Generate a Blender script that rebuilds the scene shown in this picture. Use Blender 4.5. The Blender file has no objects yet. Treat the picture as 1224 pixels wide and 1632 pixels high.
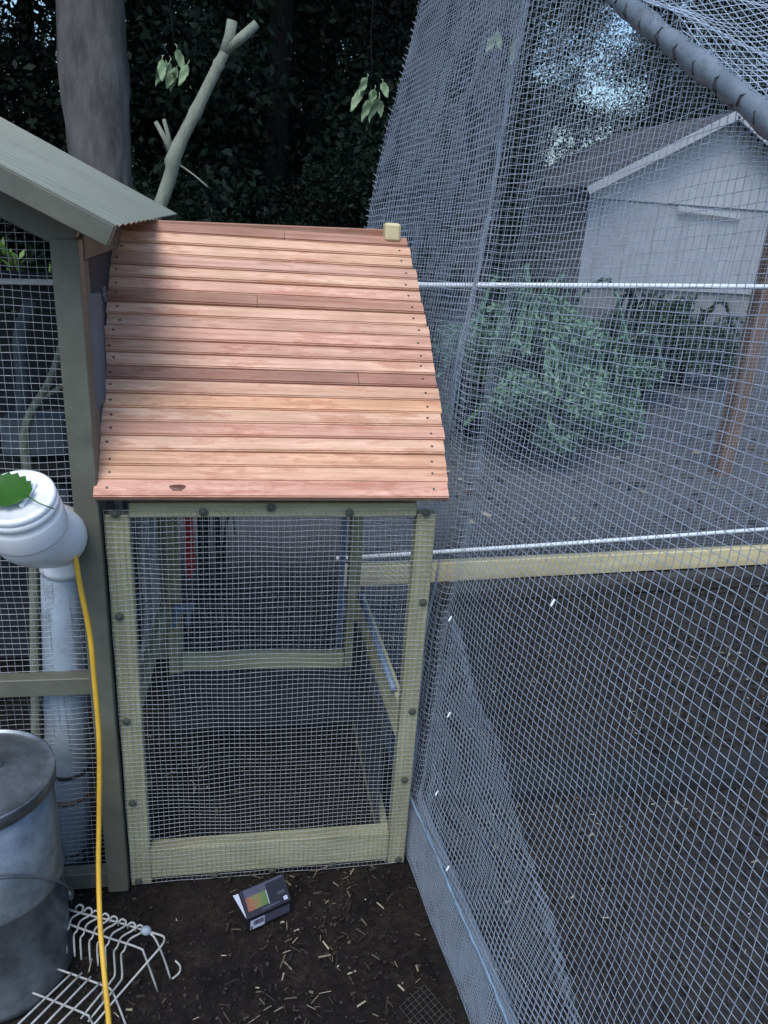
import bpy, bmesh, math, random
import numpy as np
from mathutils import Vector, Matrix, Quaternion, noise as mnoise

random.seed(11); rng = np.random.default_rng(11)
scene = bpy.context.scene
COL = scene.collection
PI = math.pi; R = math.radians

# ------------------------------------------------------------------ camera
CAM_H = 1.687; YAW, PITCH, ROLL, FPX = 10.71, 21.45, 3.88, 1225.0
_y, _p, _r = R(YAW), R(PITCH), R(ROLL)
FWD = Vector((math.sin(_y)*math.cos(_p), math.cos(_y)*math.cos(_p), -math.sin(_p)))
_rt = Vector((math.cos(_y), -math.sin(_y), 0)); _up = _rt.cross(FWD)
RT = math.cos(_r)*_rt + math.sin(_r)*_up; UP = -math.sin(_r)*_rt + math.cos(_r)*_up
cam = bpy.data.cameras.new('camera'); cam_o = bpy.data.objects.new('camera', cam); COL.objects.link(cam_o)
cam.sensor_fit = 'VERTICAL'; cam.sensor_height = 36.0; cam.lens = 36.0*FPX/1632.0
cam.clip_start = 0.02; cam.clip_end = 400
m = Matrix((RT, UP, -FWD)).transposed().to_4x4(); m.translation = (0, 0, CAM_H)
cam_o.matrix_world = m
scene.camera = cam_o

# ------------------------------------------------------------------ sky, sun, exposure
SUN_EL, SUN_AZ = 58.0, 205.0            # azimuth clockwise from +Y: behind the camera, a little left
w = bpy.data.worlds.new('World'); scene.world = w; w.use_nodes = True
nt = w.node_tree; nt.nodes.clear()
sky = nt.nodes.new('ShaderNodeTexSky'); sky.sky_type = 'NISHITA'; sky.sun_disc = False
sky.sun_elevation = R(SUN_EL); sky.sun_rotation = R(SUN_AZ)
sky.air_density = 1.4; sky.dust_density = 3.0; sky.ozone_density = 3.0
bg = nt.nodes.new('ShaderNodeBackground'); bg.inputs[1].default_value = 0.15
out = nt.nodes.new('ShaderNodeOutputWorld')
tint = nt.nodes.new('ShaderNodeMix'); tint.data_type = 'RGBA'; tint.blend_type = 'MULTIPLY'; tint.inputs[0].default_value = 1.0
tint.inputs[7].default_value = (0.80, 0.95, 1.12, 1)        # cool dusk white balance over the whole sky
nt.links.new(sky.outputs[0], tint.inputs[6]); nt.links.new(tint.outputs[2], bg.inputs[0]); nt.links.new(bg.outputs[0], out.inputs[0])
sl = bpy.data.lights.new('sun', 'SUN'); sl.energy = 1.3; sl.angle = R(30); sl.color = (1.0, 0.97, 0.93)
so = bpy.data.objects.new('sun', sl); COL.objects.link(so)
sd = Vector((math.sin(R(SUN_AZ))*math.cos(R(SUN_EL)), math.cos(R(SUN_AZ))*math.cos(R(SUN_EL)), math.sin(R(SUN_EL))))
so.rotation_euler = sd.to_track_quat('Z', 'Y').to_euler()
vs = scene.view_settings
vs.view_transform = 'Standard'; vs.look = 'None'; vs.gamma = 1.0; vs.use_curve_mapping = False
vs.exposure = 0.5
scene.cycles.use_denoising = True
scene.cycles.max_bounces = 5; scene.cycles.diffuse_bounces = 3

# ------------------------------------------------------------------ helpers
def ray(px, py):
    return FWD + (px-612)/FPX*RT - (py-816)/FPX*UP
def on_z(px, py, z=0.0):
    d = ray(px, py); t = (z-CAM_H)/d.z; return Vector((d.x*t, d.y*t, z))
def on_y(px, py, y):
    d = ray(px, py); t = y/d.y; return Vector((d.x*t, y, CAM_H+d.z*t))

WM = {}
def place(o, M, parent=None):
    COL.objects.link(o)
    WM[o] = M.copy()
    if parent is not None:
        o.parent = parent
        o.matrix_basis = WM[parent].inverted() @ M
    else:
        o.matrix_basis = M
    return o
def tag(o, label=None, cat=None, group=None, kind=None):
    if label: o['label'] = label
    if cat: o['category'] = cat
    if group: o['group'] = group
    if kind: o['kind'] = kind
    return o
def thing(name, loc, label, cat, group=None):
    o = bpy.data.objects.new(name, None); o.empty_display_size = 0.05
    place(o, Matrix.Translation(Vector(loc))); return tag(o, label, cat, group)
def np_mesh(name, V, F, mat=None, smooth=False):
    """V (n,3), F (m,k) all faces of the same size"""
    V = np.ascontiguousarray(V, dtype=np.float32); F = np.ascontiguousarray(F, dtype=np.int32)
    me = bpy.data.meshes.new(name); k = F.shape[1]
    me.vertices.add(len(V)); me.vertices.foreach_set('co', V.ravel())
    me.loops.add(F.size); me.loops.foreach_set('vertex_index', F.ravel())
    me.polygons.add(len(F)); me.polygons.foreach_set('loop_start', np.arange(0, F.size, k, dtype=np.int32))
    me.update(calc_edges=True); me.validate()
    if smooth: me.polygons.foreach_set('use_smooth', np.ones(len(F), dtype=bool))
    if mat: me.materials.append(mat)
    return me
def py_mesh(name, V, F, mat=None, smooth=False):
    me = bpy.data.meshes.new(name); me.from_pydata([tuple(v) for v in V], [], F); me.update()
    if smooth: me.polygons.foreach_set('use_smooth', [True]*len(F))
    if mat: me.materials.append(mat)
    return me
def bm_mesh(name, bm, mat, smooth=False):
    bmesh.ops.recalc_face_normals(bm, faces=bm.faces)
    me = bpy.data.meshes.new(name); bm.to_mesh(me); bm.free()
    if smooth: me.polygons.foreach_set('use_smooth', [True]*len(me.polygons))
    if mat: me.materials.append(mat)
    return me
def obj(name, me, parent=None, M=None):
    return place(bpy.data.objects.new(name, me), M or Matrix.Identity(4), parent)
def frame(p0, p1, up=(0, 0, 1)):
    p0, p1 = Vector(p0), Vector(p1); x = (p1-p0).normalized(); up = Vector(up)
    if abs(x.dot(up)) > .98: up = Vector((0, 1, 0))
    y = up.cross(x).normalized(); z = x.cross(y)
    M = Matrix((x, y, z)).transposed().to_4x4(); M.translation = (p0+p1)/2
    return M, (p1-p0).length
def box_mesh(name, sx, sy, sz, mat, bev=0.002):
    bm = bmesh.new(); bmesh.ops.create_cube(bm, size=1)
    bmesh.ops.scale(bm, vec=(sx, sy, sz), verts=bm.verts)
    if bev: bmesh.ops.bevel(bm, geom=bm.edges[:], offset=bev, segments=1, affect='EDGES')
    return bm_mesh(name, bm, mat)
def beam(name, p0, p1, wid, thk, mat, parent=None, up=(0, 0, 1), bev=0.002, color=None):
    """box from p0 to p1; local X runs along it, wid across, thk along 'up'"""
    M, L = frame(p0, p1, up)
    o = obj(name, box_mesh(name, L, wid, thk, mat, bev), parent, M)
    if color: o.color = (*color, 1)
    return o
def tube_data(pts, rad, sides=8, caps=True):
    P = [Vector(p) for p in pts]; n = len(P)
    rad = [rad]*n if not hasattr(rad, '__len__') else rad
    T = [(P[min(i+1, n-1)]-P[max(i-1, 0)]).normalized() for i in range(n)]
    a = Vector((0, 0, 1)) if abs(T[0].z) < .9 else Vector((1, 0, 0))
    N = (a - T[0]*a.dot(T[0])).normalized(); V = []; F = []
    for i in range(n):
        if i: 
            N = (N - T[i]*N.dot(T[i])).normalized()
        B = T[i].cross(N)
        for k in range(sides):
            t = 2*PI*k/sides; V.append(P[i]+(N*math.cos(t)+B*math.sin(t))*rad[i])
    for i in range(n-1):
        for k in range(sides):
            a, b = i*sides+k, i*sides+(k+1) % sides
            F.append((a, b, b+sides, a+sides))
    if caps:
        F.append(tuple(range(sides-1, -1, -1))); F.append(tuple((n-1)*sides+k for k in range(sides)))
    return V, F
def tube(name, pts, rad, mat, parent=None, sides=8, smooth=True):
    V, F = tube_data(pts, rad, sides); return obj(name, py_mesh(name, V, F, mat, smooth), parent)
def multi_tube(name, list_pts, rad, mat, parent=None, sides=6):
    V, F = [], []
    for i, pts in enumerate(list_pts):
        r = rad[i] if isinstance(rad, list) else rad
        v, f = tube_data(pts, r, sides); o = len(V); V += v; F += [tuple(k+o for k in q) for q in f]
    return obj(name, py_mesh(name, V, F, mat, True), parent)
def lathe_mesh(name, prof, mat, n=48, smooth=True):
    V, F = [], []
    for r, z in prof:
        for k in range(n):
            t = 2*PI*k/n; V.append((r*math.cos(t), r*math.sin(t), z))
    for i in range(len(prof)-1):
        for k in range(n):
            a, b = i*n+k, i*n+(k+1) % n; F.append((a, b, b+n, a+n))
    if prof[0][0] > 1e-4: F.append(tuple(range(n-1, -1, -1)))
    if prof[-1][0] > 1e-4: F.append(tuple((len(prof)-1)*n+k for k in range(n)))
    return py_mesh(name, V, F, mat, smooth)
def catmull(pts, n=8):
    P = [Vector(p) for p in pts]; P = [2*P[0]-P[1]] + P + [2*P[-1]-P[-2]]; o = []
    for i in range(1, len(P)-2):
        a, b, c, d = P[i-1:i+3]
        for k in range(n):
            t = k/n
            o.append(.5*((2*b)+(c-a)*t+(2*a-5*b+4*c-d)*t*t+(3*b-a-3*c+d)*t**3))
    o.append(P[-2]); return o
def segs_mesh(name, A, B, r, mat):
    """every segment A[i]->B[i] is a thin three-sided wire"""
    A = np.asarray(A, float); B = np.asarray(B, float); n = len(A)
    T = B-A; T /= np.maximum(np.linalg.norm(T, axis=1, keepdims=True), 1e-9)
    ref = np.where(np.abs(T[:, 2:3]) > .8, np.array([[1., .3, 0]]), np.array([[0, 0, 1.]]))
    N = np.cross(T, ref); N /= np.linalg.norm(N, axis=1, keepdims=True); Bn = np.cross(T, N)
    r = np.broadcast_to(np.asarray(r, float), (n,))[:, None]
    V = np.zeros((n, 6, 3))
    for k in range(3):
        t = 2*PI*k/3+.5; off = (N*math.cos(t)+Bn*math.sin(t))*r
        V[:, k] = A+off; V[:, 3+k] = B+off
    base = (np.arange(n)*6)[:, None, None]
    q = np.array([[0, 1, 4, 3], [1, 2, 5, 4], [2, 0, 3, 5]])[None]
    return np_mesh(name, V.reshape(-1, 3), (base+q).reshape(-1, 4), mat)
def grid_segs(G, mask=None):
    """G (nu,nv,3) lattice nodes -> wire segments along both directions"""
    A = np.concatenate([G[:-1].reshape(-1, 3), G[:, :-1].reshape(-1, 3)])
    B = np.concatenate([G[1:].reshape(-1, 3), G[:, 1:].reshape(-1, 3)])
    if mask is not None:
        k = np.concatenate([(mask[:-1] & mask[1:]).ravel(), (mask[:, :-1] & mask[:, 1:]).ravel()])
        A, B = A[k], B[k]
    return A, B
def wobble(G, amp, sc, seed=0.0):
    s = G*sc+seed
    return amp*(np.sin(s[..., 0]*1.7+s[..., 1]*1.1+s[..., 2]*2.3)+np.sin(s[..., 0]*3.1-s[..., 1]*2.7+s[..., 2]*1.3+1.7)*.6
                + np.sin(s[..., 2]*4.9+s[..., 1]*4.1+s[..., 0]*.6+.4)*.35)

# ------------------------------------------------------------------ materials
def new_mat(name):
    mt = bpy.data.materials.new(name); mt.use_nodes = True
    n = mt.node_tree.nodes; l = mt.node_tree.links
    return mt, n, l, n['Principled BSDF']
def coords(n, l, scale, rnd=True, kind='Object'):
    tc = n.new('ShaderNodeTexCoord'); mp = n.new('ShaderNodeMapping'); mp.inputs['Scale'].default_value = scale
    l.new(tc.outputs[kind], mp.inputs[0])
    if rnd:
        oi = n.new('ShaderNodeObjectInfo'); ml = n.new('ShaderNodeMath'); ml.operation = 'MULTIPLY'; ml.inputs[1].default_value = 57.0
        l.new(oi.outputs['Random'], ml.inputs[0]); cb = n.new('ShaderNodeCombineXYZ')
        for i in range(3): l.new(ml.outputs[0], cb.inputs[i])
        l.new(cb.outputs[0], mp.inputs['Location'])
    return mp.outputs[0]
def tex_noise(n, l, vec, scale, detail=5, rough=.6):
    t = n.new('ShaderNodeTexNoise'); t.inputs['Scale'].default_value = scale; t.inputs['Detail'].default_value = detail
    t.inputs['Roughness'].default_value = rough; l.new(vec, t.inputs['Vector']); return t.outputs['Fac']
def ramp(n, l, fac, stops):
    r = n.new('ShaderNodeValToRGB'); e = r.color_ramp.elements
    while len(e) < len(stops): e.new(.5)
    for i, (p, c) in enumerate(stops):
        e[i].position = p; e[i].color = (*c, 1) if len(c) == 3 else c
    l.new(fac, r.inputs[0]); return r.outputs[0]
def mixc(n, l, a, b, fac, mode='MIX'):
    mx = n.new('ShaderNodeMix'); mx.data_type = 'RGBA'; mx.blend_type = mode
    for i, v in ((6, a), (7, b)):
        if isinstance(v, tuple): mx.inputs[i].default_value = (*v, 1)
        else: l.new(v, mx.inputs[i])
    if isinstance(fac, (int, float)): mx.inputs[0].default_value = fac
    else: l.new(fac, mx.inputs[0])
    return mx.outputs[2]
def bump(n, l, b, h, strength=.3, dist=.002):
    bp = n.new('ShaderNodeBump'); bp.inputs['Strength'].default_value = strength; bp.inputs['Distance'].default_value = dist
    l.new(h, bp.inputs['Height']); l.new(bp.outputs[0], b.inputs['Normal'])
def wood(name, c_lo, c_hi, rough=.7, grain=(3, 55, 55), blot=.35, use_obj=False, stain=None, bstr=.35):
    mt, n, l, b = new_mat(name)
    g = tex_noise(n, l, coords(n, l, grain), 1.0, 6, .65)
    col = ramp(n, l, g, [(.25, c_lo), (.75, c_hi)])
    bl = tex_noise(n, l, coords(n, l, (5, 14, 14)), 1.0, 4, .6)
    col = mixc(n, l, col, ramp(n, l, bl, [(.3, (1-blot, 1-blot*1.1, 1-blot*1.2)), (.65, (1.0, 1.0, 1.0))]), 1.0, 'MULTIPLY')
    if stain:
        st = tex_noise(n, l, coords(n, l, (4.5, 20, 20)), 1.0, 6, .75)
        col = mixc(n, l, col, stain, ramp(n, l, st, [(.52, (0, 0, 0)), (.60, (.55, .55, .55)), (.75, (.8, .8, .8))]))
    if use_obj:
        oi = n.new('ShaderNodeObjectInfo'); col = mixc(n, l, col, oi.outputs['Color'], 1.0, 'MULTIPLY')
    l.new(col, b.inputs['Base Color']); b.inputs['Roughness'].default_value = rough
    b.inputs['Specular IOR Level'].default_value = .3
    bump(n, l, b, g, bstr, .0012)
    return mt
def paint(name, c, rough=.5, var=.25, scale=9.0, dirt=(.05, .045, .035), dirt_amt=.3, metallic=0.0, bstr=.1, spec=.4):
    mt, n, l, b = new_mat(name)
    t = tex_noise(n, l, coords(n, l, (scale,)*3), 1.0, 6, .65)
    lo = tuple(x*(1-var) for x in c); hi = tuple(min(1, x*(1+var*.5)) for x in c)
    col = ramp(n, l, t, [(.3, lo), (.7, hi)])
    d = tex_noise(n, l, coords(n, l, (scale*2.7,)*3), 1.0, 7, .75)
    col = mixc(n, l, col, dirt, ramp(n, l, d, [(.52, (0, 0, 0)), (.75, (dirt_amt,)*3)]))
    l.new(col, b.inputs['Base Color']); b.inputs['Metallic'].default_value = metallic
    l.new(ramp(n, l, t, [(.2, (rough*.8,)*3), (.8, (min(1, rough*1.25),)*3)]), b.inputs['Roughness'])
    b.inputs['Specular IOR Level'].default_value = spec
    bump(n, l, b, d, bstr, .001)
    return mt
MT = {}
MT['cedar'] = wood('cedar', (.52, .288, .195), (.88, .64, .505), .6, grain=(2.5, 80, 80), blot=.30, use_obj=True, stain=(.40, .18, .115))
MT['treated'] = wood('treated_lumber', (.25, .235, .135), (.42, .40, .245), .75, blot=.3)
MT['pale_wood'] = wood('pale_sawn_wood', (.55, .46, .25), (.72, .63, .38), .7, blot=.2)
MT['weathered'] = wood('weathered_timber', (.035, .034, .034), (.085, .08, .075), .85, blot=.5)
MT['brownpost'] = wood('brown_post', (.13, .085, .065), (.25, .165, .13), .8, blot=.35)
MT['taupe'] = wood('taupe_wood', (.11, .095, .07), (.21, .185, .14), .8)
MT['dark_timber'] = wood('dark_timber', (.014, .015, .016), (.034, .035, .036), .85)  # darker tone than the weathered timber
MT['pale_treated'] = wood('pale_treated', (.40, .38, .22), (.58, .55, .34), .7, blot=.2)  # treated lumber, colour lightened to offset the shade under the run roof
MT['bed_board'] = paint('blue_grey_board', (.15, .18, .22), .8, .3, 9)
MT['olive'] = paint('olive_paint', (.118, .116, .086), .55, .2, 12, (.05, .05, .04), .35)
MT['olive_roof'] = paint('olive_paint_lit_roof', (.43, .43, .325), .6, .08, 4, (.09, .09, .07), .2)  # same olive paint, overhead light put into the paler colour
MT['wire'] = paint('galvanised_wire', (.46, .49, .52), .45, .25, 40, metallic=.35)
MT['net'] = paint('grey_netting', (.38, .44, .52), .5, .25, 30, metallic=.0, dirt_amt=.2)  # grey wire with the sky's blue reflection put into its colour
MT['net_pipe'] = paint('grey_pipe', (.16, .19, .22), .45, .35, 18, (.03, .03, .035), .6, bstr=.5)
MT['conduit'] = paint('white_conduit', (.78, .8, .8), .35, .1, 10, dirt_amt=.25)
MT['pvc'] = paint('white_pvc', (.80, .81, .82), .32, .06, 6, (.3, .29, .27), .15)
MT['pvc_shaded'] = paint('shaded_scuffed_pvc', (.29, .34, .39), .5, .25, 8, (.10, .09, .08), .6)  # shade on the white pipe put into this grey-blue; dirt specks over it
MT['black'] = paint('black_band', (.02, .02, .022), .6, .3, 20)
MT['galv'] = paint('galvanised_steel', (.20, .22, .24), .36, .5, 13, (.05, .055, .06), .55, metallic=.7)
MT['cord'] = paint('yellow_cord', (.62, .36, .035), .45, .15, 14, (.20, .13, .05), .35)
MT['white_wire'] = paint('white_coated_wire', (.37, .365, .345), .4, .25, 40, (.14, .08, .05), .55)
MT['washer'] = paint('dark_washer', (.075, .078, .065), .5, .3, 60)
MT['screw'] = paint('screw_head', (.10, .09, .08), .4, .3, 60, metallic=.5)
MT['red'] = paint('red_paint', (.42, .035, .04), .45, .15, 20)
MT['blue'] = paint('pale_blue_plastic', (.14, .20, .29), .4, .2, 15)
MT['siding'] = paint('white_siding', (.44, .46, .48), .6, .12, 2.5, (.25, .26, .27), .35)
MT['siding_low'] = paint('grey_siding', (.37, .39, .42), .65, .15, 2.5, (.2, .2, .22), .4)
MT['concrete'] = paint('concrete', (.24, .24, .24), .9, .3, 3)
MT['shingle'] = paint('shingle', (.075, .075, .085), .95, .3, 25)
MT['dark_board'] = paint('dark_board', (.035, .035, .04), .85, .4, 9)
MT['block'] = paint('blue_grey_block', (.12, .145, .165), .85, .3, 9)
def bark(name, lo, hi, sc=7):
    mt, n, l, b = new_mat(name)
    t = tex_noise(n, l, coords(n, l, (sc, sc, sc*.35)), 1.0, 8, .7)
    l.new(ramp(n, l, t, [(.3, lo), (.7, hi)]), b.inputs['Base Color']); b.inputs['Roughness'].default_value = .95
    b.inputs['Specular IOR Level'].default_value = .15
    bump(n, l, b, t, .8, .02); return mt
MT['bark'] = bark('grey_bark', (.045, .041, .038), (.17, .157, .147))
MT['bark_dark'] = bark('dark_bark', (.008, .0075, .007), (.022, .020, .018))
MT['bark_pale'] = bark('pale_bark', (.16, .17, .13), (.30, .31, .24), 14)
MT['cut'] = wood('cut_wood', (.42, .40, .33), (.6, .57, .48), .8)
def leafmat(name, lo, hi, rough=.55, trans=.0):
    mt, n, l, b = new_mat(name)
    t = tex_noise(n, l, coords(n, l, (1.6,)*3), 1.0, 3, .6)
    g = n.new('ShaderNodeNewGeometry')
    ad = n.new('ShaderNodeMath'); ad.operation = 'ADD'; l.new(t, ad.inputs[0])
    ms = n.new('ShaderNodeMath'); ms.operation = 'MULTIPLY_ADD'; ms.inputs[1].default_value = .5; ms.inputs[2].default_value = -.25
    l.new(g.outputs['Random Per Island'], ms.inputs[0]); l.new(ms.outputs[0], ad.inputs[1])
    l.new(ramp(n, l, ad.outputs[0], [(.25, lo), (.75, hi)]), b.inputs['Base Color'])
    b.inputs['Roughness'].default_value = rough; b.inputs['Specular IOR Level'].default_value = .2
    return mt
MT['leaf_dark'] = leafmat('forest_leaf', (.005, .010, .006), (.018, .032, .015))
MT['leaf_shrub'] = leafmat('shrub_leaf', (.07, .15, .095), (.20, .34, .22))
MT['leaf_mid'] = leafmat('mid_leaf', (.02, .04, .024), (.055, .095, .05))
MT['leaf_lime'] = leafmat('lime_leaf', (.05, .10, .02), (.12, .21, .045))
MT['leaf_wilt'] = leafmat('wilted_leaf', (.12, .18, .09), (.30, .38, .22))
MT['leaf_big'] = leafmat('green_leaf', (.015, .06, .010), (.045, .13, .025), .4)
mt, n, l, b = new_mat('soil'); MT['soil'] = mt
v = coords(n, l, (1, 1, 1), False)
t1 = tex_noise(n, l, v, 2.2, 6, .6); t2 = tex_noise(n, l, v, 55, 8, .75); t3 = tex_noise(n, l, v, 9, 5, .6)
c = ramp(n, l, t2, [(.32, (.008, .007, .006)), (.55, (.024, .020, .018)), (.78, (.062, .050, .041))])
c = mixc(n, l, c, ramp(n, l, t3, [(.3, (.45, .45, .5)), (.7, (1.25, 1.15, 1.0))]), 1.0, 'MULTIPLY')
far = n.new('ShaderNodeSeparateXYZ'); l.new(v, far.inputs[0])
mr = n.new('ShaderNodeMapRange'); mr.inputs[1].default_value = 3.3; mr.inputs[2].default_value = 4.2; l.new(far.outputs[1], mr.inputs[0])
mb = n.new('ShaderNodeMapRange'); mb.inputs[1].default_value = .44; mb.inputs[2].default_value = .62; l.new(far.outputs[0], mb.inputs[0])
c = mixc(n, l, c, ramp(n, l, t2, [(.3, (.022, .021, .021)), (.55, (.046, .043, .041)), (.78, (.095, .085, .077))]), mb.outputs[0])   # lighter, greyer soil in the bed
c2 = ramp(n, l, t2, [(.3, (.065, .067, .072)), (.7, (.15, .152, .158))])      # the grey gravel path beyond the bed
c = mixc(n, l, c, c2, mr.outputs[0])
l.new(c, b.inputs['Base Color']); b.inputs['Roughness'].default_value = .95; b.inputs['Specular IOR Level'].default_value = .15
bump(n, l, b, t2, .9, .012)
mt, n, l, b = new_mat('straw'); MT['straw'] = mt
g = n.new('ShaderNodeNewGeometry')
l.new(ramp(n, l, g.outputs['Random Per Island'], [(0, (.012, .009, .007)), (.6, (.04, .03, .02)), (.86, (.11, .085, .055)), (1, (.42, .36, .25))]), b.inputs['Base Color'])
b.inputs['Roughness'].default_value = .9
def flat(name, c, rough=.5):
    mt, n, l, b = new_mat(name); b.inputs['Base Color'].default_value = (*c, 1); b.inputs['Roughness'].default_value = rough; return mt

# ------------------------------------------------------------------ ground: one sheet, fine near the camera
def axis(lo, hi, fine0, fine1, step, grow=1.28):
    a = list(np.arange(fine0, fine1+1e-6, step)); s = step
    while a[-1] < hi: s *= grow; a.append(a[-1]+s)
    s = step
    while a[0] > lo: s *= grow; a.insert(0, a[0]-s)
    return np.array(a)
gx = axis(-150, 150, -.8, 2.2, .022); gy = axis(-40, 220, .9, 3.4, .022)
X, Y = np.meshgrid(gx, gy, indexing='ij'); Z = np.zeros_like(X)
for i in range(len(gx)):
    for j in range(len(gy)):
        if -1.2 < gx[i] < 4 and .6 < gy[j] < 6:
            p = Vector((gx[i], gy[j], 0))
            Z[i, j] = -.006+.010*mnoise.noise(p*5)+.007*mnoise.noise(p*17+Vector((3, 1, 0)))+.004*mnoise.noise(p*41)
Z = np.minimum(Z, .012)
nx, ny = len(gx), len(gy); idx = np.arange(nx*ny).reshape(nx, ny)
F = np.stack([idx[:-1, :-1], idx[1:, :-1], idx[1:, 1:], idx[:-1, 1:]], -1).reshape(-1, 4)
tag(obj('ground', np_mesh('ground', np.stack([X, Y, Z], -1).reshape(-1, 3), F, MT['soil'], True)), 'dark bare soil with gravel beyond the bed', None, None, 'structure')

# straw, chips and dead leaf litter on the soil
def litter(name, N, xr, yr, lmin, lmax, wmin, wmax, label, z0=.006):
    c = np.stack([rng.uniform(*xr, N), rng.uniform(*yr, N), np.full(N, z0)], -1)
    keep = np.array([mnoise.noise(Vector((p[0]*3.1, p[1]*3.1, 4.0)))+rng.normal()*.16 > .04 for p in c]); c = c[keep]; N = len(c)
    a = rng.uniform(0, 2*PI, N); L = rng.uniform(lmin, lmax, N)*rng.uniform(.5, 1, N); W = rng.uniform(wmin, wmax, N)
    tilt = rng.normal(0, .18, N); c[:, 2] += np.abs(np.sin(tilt))*L/2+rng.uniform(0, .004, N)
    d = np.stack([np.cos(a)*np.cos(tilt), np.sin(a)*np.cos(tilt), np.sin(tilt)], -1)*L[:, None]/2
    s = np.stack([-np.sin(a), np.cos(a), rng.normal(0, .3, N)], -1)*W[:, None]/2
    h = np.array([0, 0, 1.])*np.minimum(W, .004)[:, None]*.6
    V = np.stack([c-d-s, c+d-s*.8, c+d*1.02+s*.7, c-d+s, c-d*.8+h, c+d*.8+h], 1)
    q = np.array([[0, 1, 5, 4], [3, 4, 5, 2]])
    F = (np.arange(N)*6)[:, None, None]+q[None]
    return tag(obj(name, np_mesh(name, V.reshape(-1, 3), F.reshape(-1, 4), MT['straw'])), label, 'litter', None, 'stuff')
litter('straw_litter', 2600, (-.75, .50), (1.0, 2.2), .005, .042, .001, .0055, 'scattered straw and wood chips on dark soil before the run')
litter('mulch_litter', 5200, (.5, 3.0), (.9, 3.3), .008, .035, .002, .007, 'bark mulch and straw bits on soil under the netting')
litter('leaf_litter', 5000, (.3, 7.5), (3.6, 14), .03, .09, .015, .05, 'dead brown leaves lying under the shrubs')

def clods(name, N, xr, yr, rmin, rmax, label):
    c = np.stack([rng.uniform(*xr, N), rng.uniform(*yr, N), np.zeros(N)], -1); rr = rng.uniform(rmin, rmax, N)*rng.uniform(.3, 1, N)
    c[:, 2] = rr*.35
    d = np.array([[1, 0, 0], [0, 1, 0], [-1, 0, 0], [0, -1, 0], [0, 0, .8], [0, 0, -.8]], float)
    V = c[:, None]+(d[None]+rng.normal(0, .25, (N, 6, 3)))*rr[:, None, None]
    q = np.array([[0, 1, 4], [1, 2, 4], [2, 3, 4], [3, 0, 4], [1, 0, 5], [2, 1, 5], [3, 2, 5], [0, 3, 5]])
    return tag(obj(name, np_mesh(name, V.reshape(-1, 3), ((np.arange(N)*6)[:, None, None]+q).reshape(-1, 3), MT['clod'])), label, 'soil', None, 'stuff')
mt, n, l, b = new_mat('clod'); MT['clod'] = mt
g = n.new('ShaderNodeNewGeometry')
l.new(ramp(n, l, g.outputs['Random Per Island'], [(0, (.008, .007, .006)), (.7, (.024, .019, .016)), (1, (.06, .046, .036))]), b.inputs['Base Color']); b.inputs['Roughness'].default_value = 1.0
clods('soil_crumbs', 6000, (-.75, .55), (1.0, 2.3), .0015, .006, 'crumbs of dark soil and bark before and under the run')
clods('bed_crumbs', 12000, (.5, 3.1), (.85, 3.3), .003, .012, 'crumbs of dark soil and bark under the netting')

# ------------------------------------------------------------------ chicken run (slatted roof)
FY = 1.585                                  # plane of the front wire
XL, XR = -.305, .425
run = thing('chicken_run', ((XL+XR)/2, 1.9, 0), 'wire fronted animal run with steep red cedar slat roof', 'animal run')
def post(p0, p1, wd, th, m='treated', name='post', up=(0, 1, 0), parent=run, color=None):
    return beam(name, p0, p1, wd, th, MT[m], parent, up, .002, color)
yf = FY+.022
post((XL+.026, yf, .0), (XL+.026, yf, 1.045), .05, .038)
post((XR-.024, yf, .0), (XR-.024, yf, 1.045), .046, .038)
post((XL+.0525, yf, 1.056), (XR-.049, yf, 1.056), .034, .038, name='top_rail')
post((XL+.0525, yf, .064), (XR-.049, yf, .064), .095, .038, name='bottom_rail')
post((.338, 2.24, 0), (.338, 2.24, 1.545), .040, .04)
post((-.237, 2.24, 0), (-.237, 2.24, 1.545), .040, .04)
post((-.215, 2.235, .268), (.316, 2.235, .255), .055, .034, 'pale_treated', name='back_rail')
post((-.215, 2.235, .93), (.316, 2.235, .93), .05, .034, name='back_rail')
post((.388, FY+.044, .455), (.362, 2.218, .455), .115, .02, 'pale_treated', name='side_rail', up=(1, 0, 0))
post((-.285, FY+.045, .478), (-.262, 2.2, .478), .06, .02, name='side_rail', up=(1, 0, 0))
post((.372, FY+.045, .05), (.366, 2.2, .05), .09, .02, name='side_rail', up=(1, 0, 0))
# rafters under the slats
EAVE = Vector((0, 1.565, 1.088)); RIDGE = Vector((0, 2.135, 1.610))
SL = (RIDGE-EAVE); LEN = SL.length; su = SL.normalized(); sn = Vector((0, -su.z, su.y))
for x in (-.27, .37):
    o = Vector((x, 0, 0))-sn*.032
    post(EAVE+o+su*.045, RIDGE+o, .034, .034, name='rafter', up=sn)
ridge = beam('ridge_beam', (-.31, 2.165, 1.606), (.362, 2.165, 1.620), .036, .034, MT['cedar'], run, color=(.62, .5, .46))
beam('ridge_end_block', (.352, 2.128, 1.632), (.393, 2.128, 1.632), .05, .046, MT['pale_wood'], run, bev=.006)
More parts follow.
